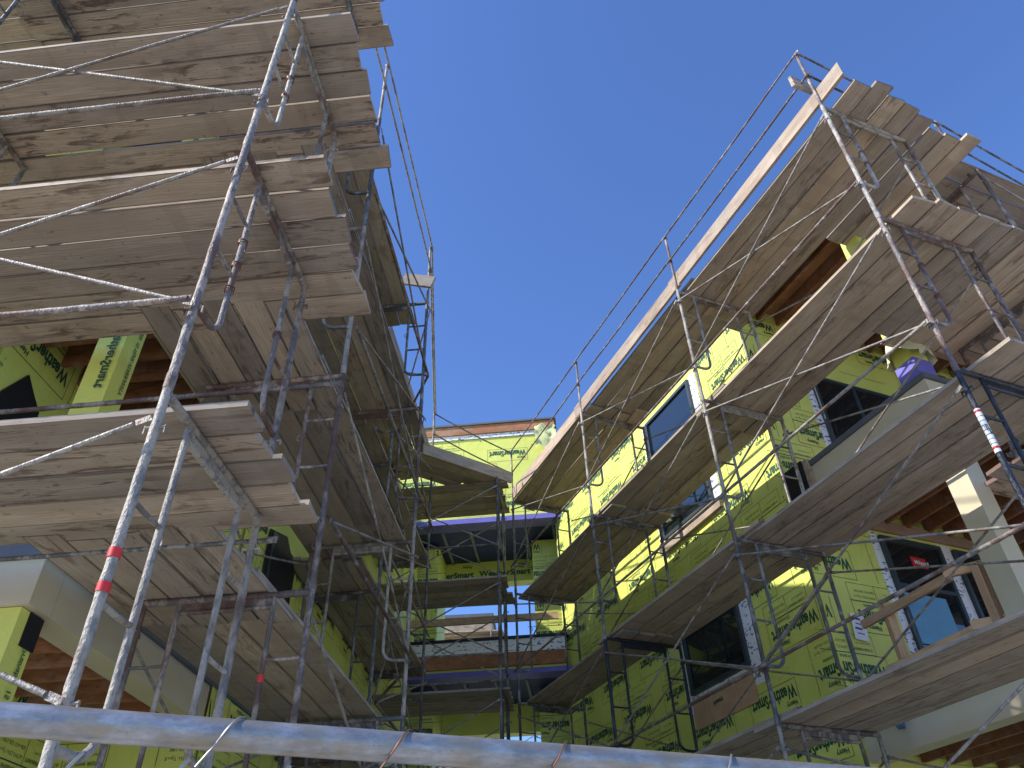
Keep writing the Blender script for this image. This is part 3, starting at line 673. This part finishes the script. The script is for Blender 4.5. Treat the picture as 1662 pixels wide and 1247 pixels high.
# ------------------------------------------------------------------ planks
PT = .038
def plank_obj(fr, axis, a0, a1, c0, w_, z, mat, label, group, name='scaffold_plank', tilt=0.0, cat='plank', endmat=None, edge=False):
    """axis 'u' or 'v': long direction. c0 = lower edge across. local x = length"""
    L = a1 - a0; n = 7; m = MB(); vs = []
    bow = random.uniform(-.012, .014); sk_ = random.uniform(-.004, .004)
    hw, ht = (w_ / 2, PT / 2) if not edge else (PT / 2, w_ / 2)
    j0, j1 = random.uniform(-.012, .012), random.uniform(-.012, .012)
    for i in range(n + 1):
        t = i / n; x = t * L - L / 2; zz = bow * (4 * t * (1 - t)) if not edge else 0; y = sk_ * math.sin(t * 5)
        for sy, sz in ((-1, -1), (1, -1), (1, 1), (-1, 1)):
            xx = x + (j0 * sy if i == 0 else 0) + (j1 * sy if i == n else 0)
            vs.append((xx, y + sy * (hw - (.003 if sz > 0 else 0)), zz + sz * ht))
    fs = [(i * 4 + k, i * 4 + (k + 1) % 4, (i + 1) * 4 + (k + 1) % 4, (i + 1) * 4 + k) for i in range(n) for k in range(4)]
    m.add(vs, [f[::-1] for f in fs]); m.add([vs[k] for k in range(4)], [(0, 1, 2, 3)], 1); m.add([vs[n * 4 + k] for k in range(4)], [(3, 2, 1, 0)], 1)
    o = m.build(name, [M[mat], endmat or M[mat]])
    d = fr.u if axis == 'u' else fr.v
    pc_ = fr.p((a0 + a1) / 2, c0 + w_ / 2, z) if axis == 'u' else fr.p(c0 + w_ / 2, (a0 + a1) / 2, z)
    if edge: pc_ = fr.p((a0 + a1) / 2, c0, z) if axis == 'u' else fr.p(c0, (a0 + a1) / 2, z)
    o.location = pc_; o.rotation_euler = (0, tilt, math.atan2(d.y, d.x) + random.uniform(-.003, .003)); tag(o, label, cat, group); return o
EP = [plain('end_paint_blue', (.12, .16, .165), .7), plain('end_paint_red', (.17, .10, .085), .7), None, None, None, None]
def deck(fr, axis, runs, c0, n, z, where, level, group, mat='plank', flip=False, wd=.236, outer_first=True, stag=.07, skip=()):
    """runs: (start, end, bay name); planks laid side by side from c0; alternate runs lapped on top"""
    for r, (a0, a1, nm) in enumerate(runs):
        zz = z + .0215 + PT / 2 + .004 + (PT + .004) * (r % 2)
        for k in range(n):
            if (r, k) in skip: continue
            idx = k if outer_first else n - 1 - k
            pos = ORD[idx] + ' plank from the outer edge'
            plank_obj(fr, axis, a0 + random.uniform(-stag, stag), a1 + random.uniform(-stag, stag), c0 + k * (wd + .005) + random.uniform(-.001, .001), wd - random.choice((.001, .003, .006, .010)), zz + random.uniform(0, .002), mat,
                      f'{pos}, {level} deck, {where}, {nm}', group, endmat=random.choice(EP))
dn = 'deck planks of the near scaffold'; dy = 'deck planks of the yellow-wall scaffold'; db = 'deck planks of the bridge scaffold'
# near scaffold, street face: planks run across the picture
deck(LF, 'v', [(-3.4, .30, 'corner bay'), (-6.5, -2.6, 'outer bay')], .17, 5, ZL[1], 'near scaffold street face', 'lowest', dn, stag=.03)
deck(LF, 'v', [(-3.4, .42, 'corner bay'), (-6.5, -2.6, 'outer bay')], .14, 6, ZL[2], 'near scaffold street face', 'second', dn, stag=.04)
deck(LF, 'v', [(-3.4, .42, 'corner bay'), (-6.5, -2.6, 'outer bay')], .14, 4, ZL[3], 'near scaffold street face', 'third', dn, stag=.04)
deck(LF, 'v', [(-3.35, .40, 'corner bay, rear'), (-6.5, -2.7, 'outer bay, rear')], 1.125, 2, ZL[3], 'near scaffold street face', 'third', dn, stag=.04)
deck(LF, 'v', [(-3.4, .32, 'corner bay'), (-6.5, -2.6, 'outer bay')], -.02, 6, ZL[4], 'near scaffold street face', 'top', dn, stag=.04)
deck(LF, 'v', [(-3.6, -.5, 'gap bay')], 1.63, 4, ZL[3] + .045, 'near scaffold behind the street face', 'third', dn, stag=.04, mat='plank_side')
deck(LF, 'v', [(-3.6, -.5, 'gap bay')], 1.45, 4, ZL[4], 'near scaffold behind the street face', 'top', dn, stag=.04, mat='plank_side')
# near scaffold, court side
for i, (vo, lv) in enumerate(((-.30, 'lowest'), (-.12, 'second'), (-.10, 'third'), (-.27, 'top'))):
    nn = 5
    deck(LF, 'u', [(1.30, 2.75, 'gap bay'), (2.1, 5.75, 'first bay')], vo - nn * .241, nn, ZL[i + 1], 'near scaffold court side', lv, dn, outer_first=False, mat='plank_side')
    deck(GF, 'u', [(.35, 4.75, 'last bay')], .0 - 5 * .241, 5, ZL[i + 1] - .0, 'near scaffold court side', lv, dn, outer_first=False, mat='plank_side')
# yellow wall scaffold, court side
BN = ('corner bay', 'middle bay', 'far bay'); BR = ((-.38, 3.42), (2.75, 6.45), (5.8, 9.35))
for i, (lv, cfg) in enumerate((('lowest', ((.03, 5), (.05, 4), (.05, 4))), ('second', ((.15, 5), (.12, 4), (.15, 3))), ('third', ((.15, 4), (.14, 4), (.16, 4))), ('top', ((.13, 5), (.10, 4), (.05, 4))))):
    for r in range(3):
        a0, a1 = BR[r]
        if i == 0 and r == 0: a0 = .25
        deck(RF, 'u', [(a0, a1, BN[r])], cfg[r][0], cfg[r][1], ZR[i + 1] + (PT + .004) * (r % 2), 'yellow-wall scaffold court side', lv, dy, mat='plank_side', stag=.09, wd=.236 if cfg[r][1] > 4 else .259)
# its street side by the balcony
for i, lv in ((1, 'second'), (2, 'third'), (3, 'top')):
    deck(RF, 'v', [(1.75, 5.8, 'near bay'), (5.2, 8.6, 'far bay')], .0, 6, ZR[i + 1] + (.045 if i < 4 else 0), 'yellow-wall scaffold street side', lv, dy, stag=.12)
deck(RF, 'u', [(-.3, 1.5, 'corner filler')], 1.36, 3, ZR[4], 'yellow-wall scaffold street corner', 'top', dy, stag=.12)
deck(RF, 'u', [(-.38, 1.4, 'corner filler')], 1.14, 5, ZR[3], 'yellow-wall scaffold street corner', 'third', dy, stag=.08)
# bridge scaffold
for i, lv in ((1, 'lowest'), (2, 'second'), (3, 'third'), (4, 'top')):
    deck(BF, 'v', [(b1v - 2.7, b1v + .12, 'only bay')], b1u + .2, 5, ZB[i], 'bridge scaffold', lv, db, mat='plank_side')
# toe boards
tb = 'toe boards of the top decks'
def board(fr, axis, a0, a1, c, z, mat, label, tilt=0, w_=.236, edge=True, cat='toe board', group=tb, name='toe_board', slant=0.0):
    o = plank_obj(fr, axis, a0, a1, c, w_, z, mat, label, group, name, tilt, cat, None, edge); o.rotation_euler.z += slant; return o
board(RF, 'u', -.36, 3.25, .035, 9.56, 'plank_light', 'pale toe board of the yellow-wall scaffold nearest the street, end sticking out', .0)
board(RF, 'u', 3.0, 6.35, .03, 9.51, 'plank_light', 'pale toe board in the middle of the yellow-wall scaffold', .012)
board(RF, 'u', 6.05, 9.2, .03, 9.48, 'plank_light', 'far toe board of the yellow-wall scaffold ending near the bridge', -.006)
board(RF, 'v', 1.85, 5.9, .62, 9.56, 'plank', 'dark brown toe board over the balcony street side', 0, slant=.10)
board(RF, 'v', -.16, .30, .10, 9.93, 'plank', 'short brown board tied across the street corner guard post', 0, .2, group='short boards tied to guard posts')
board(GF, 'u', .7, 4.3, -.02, 9.90, 'plank_light', 'sunlit toe board on the near scaffold far stretch')
board(LF, 'v', -.35, .12, 5.15, 10.05, 'plank', 'short board tied to the near scaffold\'s second guard post', .3, .22, group='short boards tied to guard posts')
d0 = Vector((-1.66, 11.62, 9.46)); d1 = Vector((-.10, 12.72, 9.46)); az_ = math.degrees(math.atan2((d1 - d0).x, (d1 - d0).y)); DFm = Fr(d0.x, d0.y, az_)
for k, (l_, q) in enumerate(((1.80, 'front'), (1.5, 'middle'), (1.1, 'rear'))):
    board(DFm, 'u', -.25, l_, -.245 - .243 * k, 9.44, 'plank_side', q + ' one of three planks laid slantwise beside the bridge scaffold top deck', 0, .236, False, 'plank', db, 'scaffold_plank')
board(DFm, 'u', -.02, 1.92, .02, 9.53, 'plank_side', 'toe board standing slantwise in front of the bridge scaffold', 0)
lk = MB(); lk.box((0, 0, 0), (.14, 0, 0), (0, .045, 0), (0, 0, .019)); o = lk.build('wood_block', M['plank_light'], None, False, LF.p(.10, -.95, 9.72 + .11)); o.rotation_euler = (0, .05, -.08); tag(o, 'short offcut of wood lying on the edge of the near scaffold top deck', 'wood block')

# ------------------------------------------------------------------ timber guard rail on the balcony
tg = empty('timber_guard_rail', RF.p(UB + .1, WV + .1, 3.92)); tag(tg, 'fresh timber guard rail of posts and two rails on the corner balcony', 'guard rail')
def tp(name, a, b_, w_, h_):
    m = MB(); L = (b_ - a).length; m.box((0, 0, 0), (L / 2, 0, 0), (0, w_ / 2, 0), (0, 0, h_ / 2)); o = m.build(name, M['lumber'], tg)
    d = (b_ - a).normalized(); o.matrix_local = Matrix.Translation((a + b_) / 2 - tg.location) @ d.to_track_quat('X', 'Z' if abs(d.z) < .9 else 'Y').to_matrix().to_4x4(); return o
tp('post', RF.p(2.92, WV + .10, 3.95), RF.p(2.92, WV + .10, 4.92), .09, .09)
tp('post', RF.p(1.74, WV + .10, 3.95), RF.p(1.72, WV + .10, 4.86), .09, .09)
tp('post', RF.p(1.46, WV + 1.2, 3.95), RF.p(1.46, WV + 1.2, 4.88), .09, .09)
tp('top_rail', RF.p(3.25, WV + .03, 4.80), RF.p(1.98, WV + .03, 4.83), .04, .09)
tp('top_rail', RF.p(2.02, WV - .01, 4.86), RF.p(1.60, WV + .22, 4.84), .04, .09)
tp('lower_rail', RF.p(3.12, WV + .03, 4.25), RF.p(1.9, WV + .03, 4.27), .04, .09)
tp('lower_rail', RF.p(1.95, WV - .01, 4.30), RF.p(1.66, WV + .15, 4.28), .04, .09)
tp('side_rail', RF.p(1.62, WV + .14, 4.80), RF.p(1.44, WV + 1.3, 4.80), .04, .09)
# blue tool resting at the edge
t_ = empty('nail_gun', RF.p(3.05, WV - .14, 3.66)); t_.rotation_euler = (0, 0, 1.0); tag(t_, 'blue and black hand tool lying by the timber guard rail', 'tool')
m = MB(); m.box((0, 0, .05), (.15, 0, 0), (0, .035, 0), (0, 0, .04)); m.box((.13, 0, .075), (.045, 0, 0), (0, .03, 0), (0, 0, .045)); m.build('body', M['bluetool'], t_)
m = MB(); m.box((-.02, 0, .16), (.02, 0, .008), (0, .02, 0), (-.02, 0, .08)); m.build('handle', M['black'], t_)
# paper sheet taped to the wall face
m = MB(); m.box((0, 0, 0), (.10, 0, 0), (0, .003, 0), (0, 0, .16)); o = m.build('paper_notice', M['white'], None, False, RF.p(UC - .05, 2.08, 4.98)); o.rotation_euler = (0, .1, math.atan2(RF.v.y, RF.v.x)); tag(o, 'white paper sheet taped to yellow wrap beside the balcony window', 'notice')
m = MB()
for k in range(4): m.box((-.02 + .02 * (k % 2), -.006, .10 - k * .06), (.05, 0, 0), (0, .001, 0), (0, 0, .006 if k % 2 else .012))
m.build('printed_lines', plain('blue_print', (.03, .05, .3), .6), o)

# ------------------------------------------------------------------ small things on the scaffold
def tape(e, x, z, r=.0262, h=.04, mat='red'):
    m = MB(); m.tube([(x, 0, z), (x, 0, z + h)], r, 14); return m.build('red_tape', M[mat], e, True)
tape(L1s[1], 0, -.84); tape(L1s[1], 0, -.985); tape(L2s[1], .26, -.60, .020, .05)
nl = 0
for ch in L1s[1].children:      # the lowest corner trestle has a longer ladder side
    base = ch.name.split('.')[0]
    if (base == 'ladder_post' and ch.data.vertices[0].co.x < .6): ch.scale.z = 1.13
    if base == 'rung' and ch.data.vertices[0].co.x < .3: ch.location.z = -.12
# white instruction label on the black frame
m = MB(); n = 12
vs = [(.0235 * math.cos(a), .0235 * math.sin(a), z) for z in (-.80, -.40) for a in [2 * math.pi * k / n for k in range(n)]]
m.add(vs, [(k, (k + 1) % n, n + (k + 1) % n, n + k) for k in range(n)]); lb_ = m.build('white_label', M['white'], R1s[2], True)
for k in range(9):
    m = MB(); z = -.77 + k * .042; m.tube([(0, 0, z), (0, 0, z + (.006 if k % 8 else .02))], .0242, 12, cap=False); 
    m.build('label_print', M['redlabel'] if k in (0, 8) else M['ink'], lb_, True)
def tie(e_frame, x, z, label, n=3, r=.026):
    m = MB(); pts = []
    for k in range(n * 10 + 1):
        a = k * 2 * math.pi / 10; pts.append(Vector((r * math.cos(a) * 1.15, r * math.sin(a), k * .0016 + .006 * math.sin(a * .7))))
    pts += [Vector((r * 1.8, .03, .05)), Vector((r * 2.4, .01, .09))]
    m.tube(pts, .0028, 5); o = m.build('wire_tie', M['wire'], None, True)
    o.matrix_world = Matrix.Translation(e_frame.location) @ Matrix.Rotation(e_frame.rotation_euler.z, 4, 'Z') @ Matrix.Translation((x, 0, z)) ; tag(o, label, 'wire tie', 'wire ties on the scaffold')
for k, (fr_, x, z, wh) in enumerate(((L1s[2], .26, -.62, 'middle of the near corner frame below the second deck'), (L1s[2], .26, -.82, 'lower down the near corner frame below the second deck'), (L1s[2], .26, -1.02, 'by the hooked end of the near corner frame below the second deck'),
        (L1s[3], .26, -.70, 'middle of the near corner frame below the third deck'), (L1s[3], .26, -.95, 'by the hooked end of the near corner frame below the third deck'), (L1s[2], FW - .26, -.75, 'inner post of the near corner frame below the second deck'),
        (R1s[3], .26, -.6, 'street corner frame below the third deck'), (R1s[3], .26, -1.0, 'hooked end of the street corner frame below the third deck'), (R1s[4], .26, -.75, 'street corner frame below the top deck'), (R1s[4], .26, -.95, 'hooked end of the street corner frame below the top deck'))):
    tie(fr_, x, z, 'twisted wire tie, ' + wh)

# ------------------------------------------------------------------ chain link fence in front
fa = Vector((-1.35, .849, 1.931)); fb = Vector((1.75, 1.75, 1.832)); fd = (fb - fa).normalized(); fn = Vector((-fd.y, fd.x, 0))
fe = empty('chain_link_fence', (fa.x, fa.y, 0)); tag(fe, 'galvanised chain link fence with a thick top rail across the foreground', 'fence')
m = MB(); m.tube([fa + fd * (3.2 * t / 24) - fe.location for t in range(25)], .0212, 40, jit=.004); m.build('top_rail', M['rail'], fe, True)
for t in (.0, 3.15):
    m = MB(); p = fa + fd * t; m.tube([Vector((p.x, p.y, 0)) - fe.location, Vector((p.x, p.y, 1.88)) - fe.location], .03, 16); m.build('fence_post', M['rail'], fe, True)
# woven mesh: zig-zag wires
m = MB(); pitch = .066; zt = 1.853
nw = int(3.1 / pitch)
for i in range(nw):
    s0 = i * pitch; pts = []
    for k in range(0, 28):
        z = zt - k * pitch * 1.0; s = s0 + (pitch if (k + i) % 2 else 0) * 1.02
        p = fa + fd * s + fn * ((.003 if k % 2 else -.003)); pts.append(Vector((p.x, p.y, z + p.z - 1.905)) - fe.location)
    p0 = pts[0] + Vector((0, 0, .018)) + fd * .012; m.tube([p0] + pts, .0024, 6, cap=False)
m.build('chain_mesh', M['wire_silver'], fe, True)
tw = 'wire ties over the fence rail'
for k, (s, mt, desc) in enumerate(((.60, 'wire_silver', 'grey wire tie wound along the fence rail at its near end'), (1.00, 'wire_silver', 'silver wire tie over the fence rail before the lowest deck'), (1.235, 'wire', 'copper wire tie looped over the fence rail'), (1.475, 'wire', 'brown wire tie over the fence rail at the court\'s left'), (1.75, 'wire_silver', 'silver wire tie over the fence rail under the yellow wall'), (2.09, 'wire', 'copper wire tie near the rail\'s low end'))):
    c = fa + fd * s; pts = []
    for q in range(15):
        a = -.5 + q * (math.pi * 1.35) / 14
        pts.append(Vector((0, 0, 0)) + fd * ((.032 if k else .10) * math.cos(a) * .9) - fn * (.0225 * math.cos(a)) * 1 + UP * (.0232 * math.sin(a)))
    pts = [-fn * .0245 - UP * .012 - fd * (.025 if k else .06) + fd * .004 * 0] and pts
    lead = [pts[-1] * 1.02 + Vector((0, 0, -.02)), ]
    front = [Vector(-fn * (.024 * math.cos(a)) + UP * .024 * math.sin(a) + fd * ((a - 1.57) * (.014 if k else .05))) for a in [(-.75 + q * .24) for q in range(16)]]
    m = MB(); m.tube([front[0] - UP * .03 - fd * .02, *front, front[-1] - UP * .02], .0016, 6); o = m.build('wire_tie', M[mt], None, True, c); tag(o, desc, 'wire tie', tw)

# ------------------------------------------------------------------ scaffold of the next building, seen through the bridge
FFr = Fr(-2.9, 20.5, 2.0)
for k, (v0) in enumerate((0, 2.1, 4.2)):
    stack(FFr, 0, v0, [1.9, 3.8, 5.7, 7.6, 9.5], FFr.u, ('left', 'middle', 'right')[k] + ' stack behind the bridge', [TG, TG, TR, TG, TG], 'frames of the scaffold behind the bridge')
for i in (2, 3, 4):
    deck(FFr, 'v', [(-.4, 2.4 if i > 2 else 4.4, 'whole run')], .05, 5, [0, 3.8, 5.7, 7.6, 9.5][i], 'scaffold behind the bridge', LEV[i], 'deck planks of the scaffold behind the bridge', mat='plank')
bay(FFr, 0, 0, FFr, 0, 2.1, [1.9, 3.8, 5.7, 7.6, 9.5], -FFr.u * .05, 'scaffold behind the bridge, left bay', 'the scaffold behind the bridge', skip=(0,))
bay(FFr, 0, 2.1, FFr, 0, 4.2, [1.9, 3.8, 5.7, 7.6, 9.5], -FFr.u * .05, 'scaffold behind the bridge, right bay', 'the scaffold behind the bridge', skip=(0,))
fb_ = empty('far_building'); tag(fb_, 'brown timber building rising behind the bridge scaffold', 'building')
m = MB(); m.fbox(FFr, 1.7, 5, -3.5, 2.0, 0, 10.6); m.build('wall', M['plank'], fb_)
m = MB(); m.fbox(FFr, 1.65, 5.05, -3.55, 2.05, 10.603, 10.7); m.build('roof', M['greycap'], fb_)
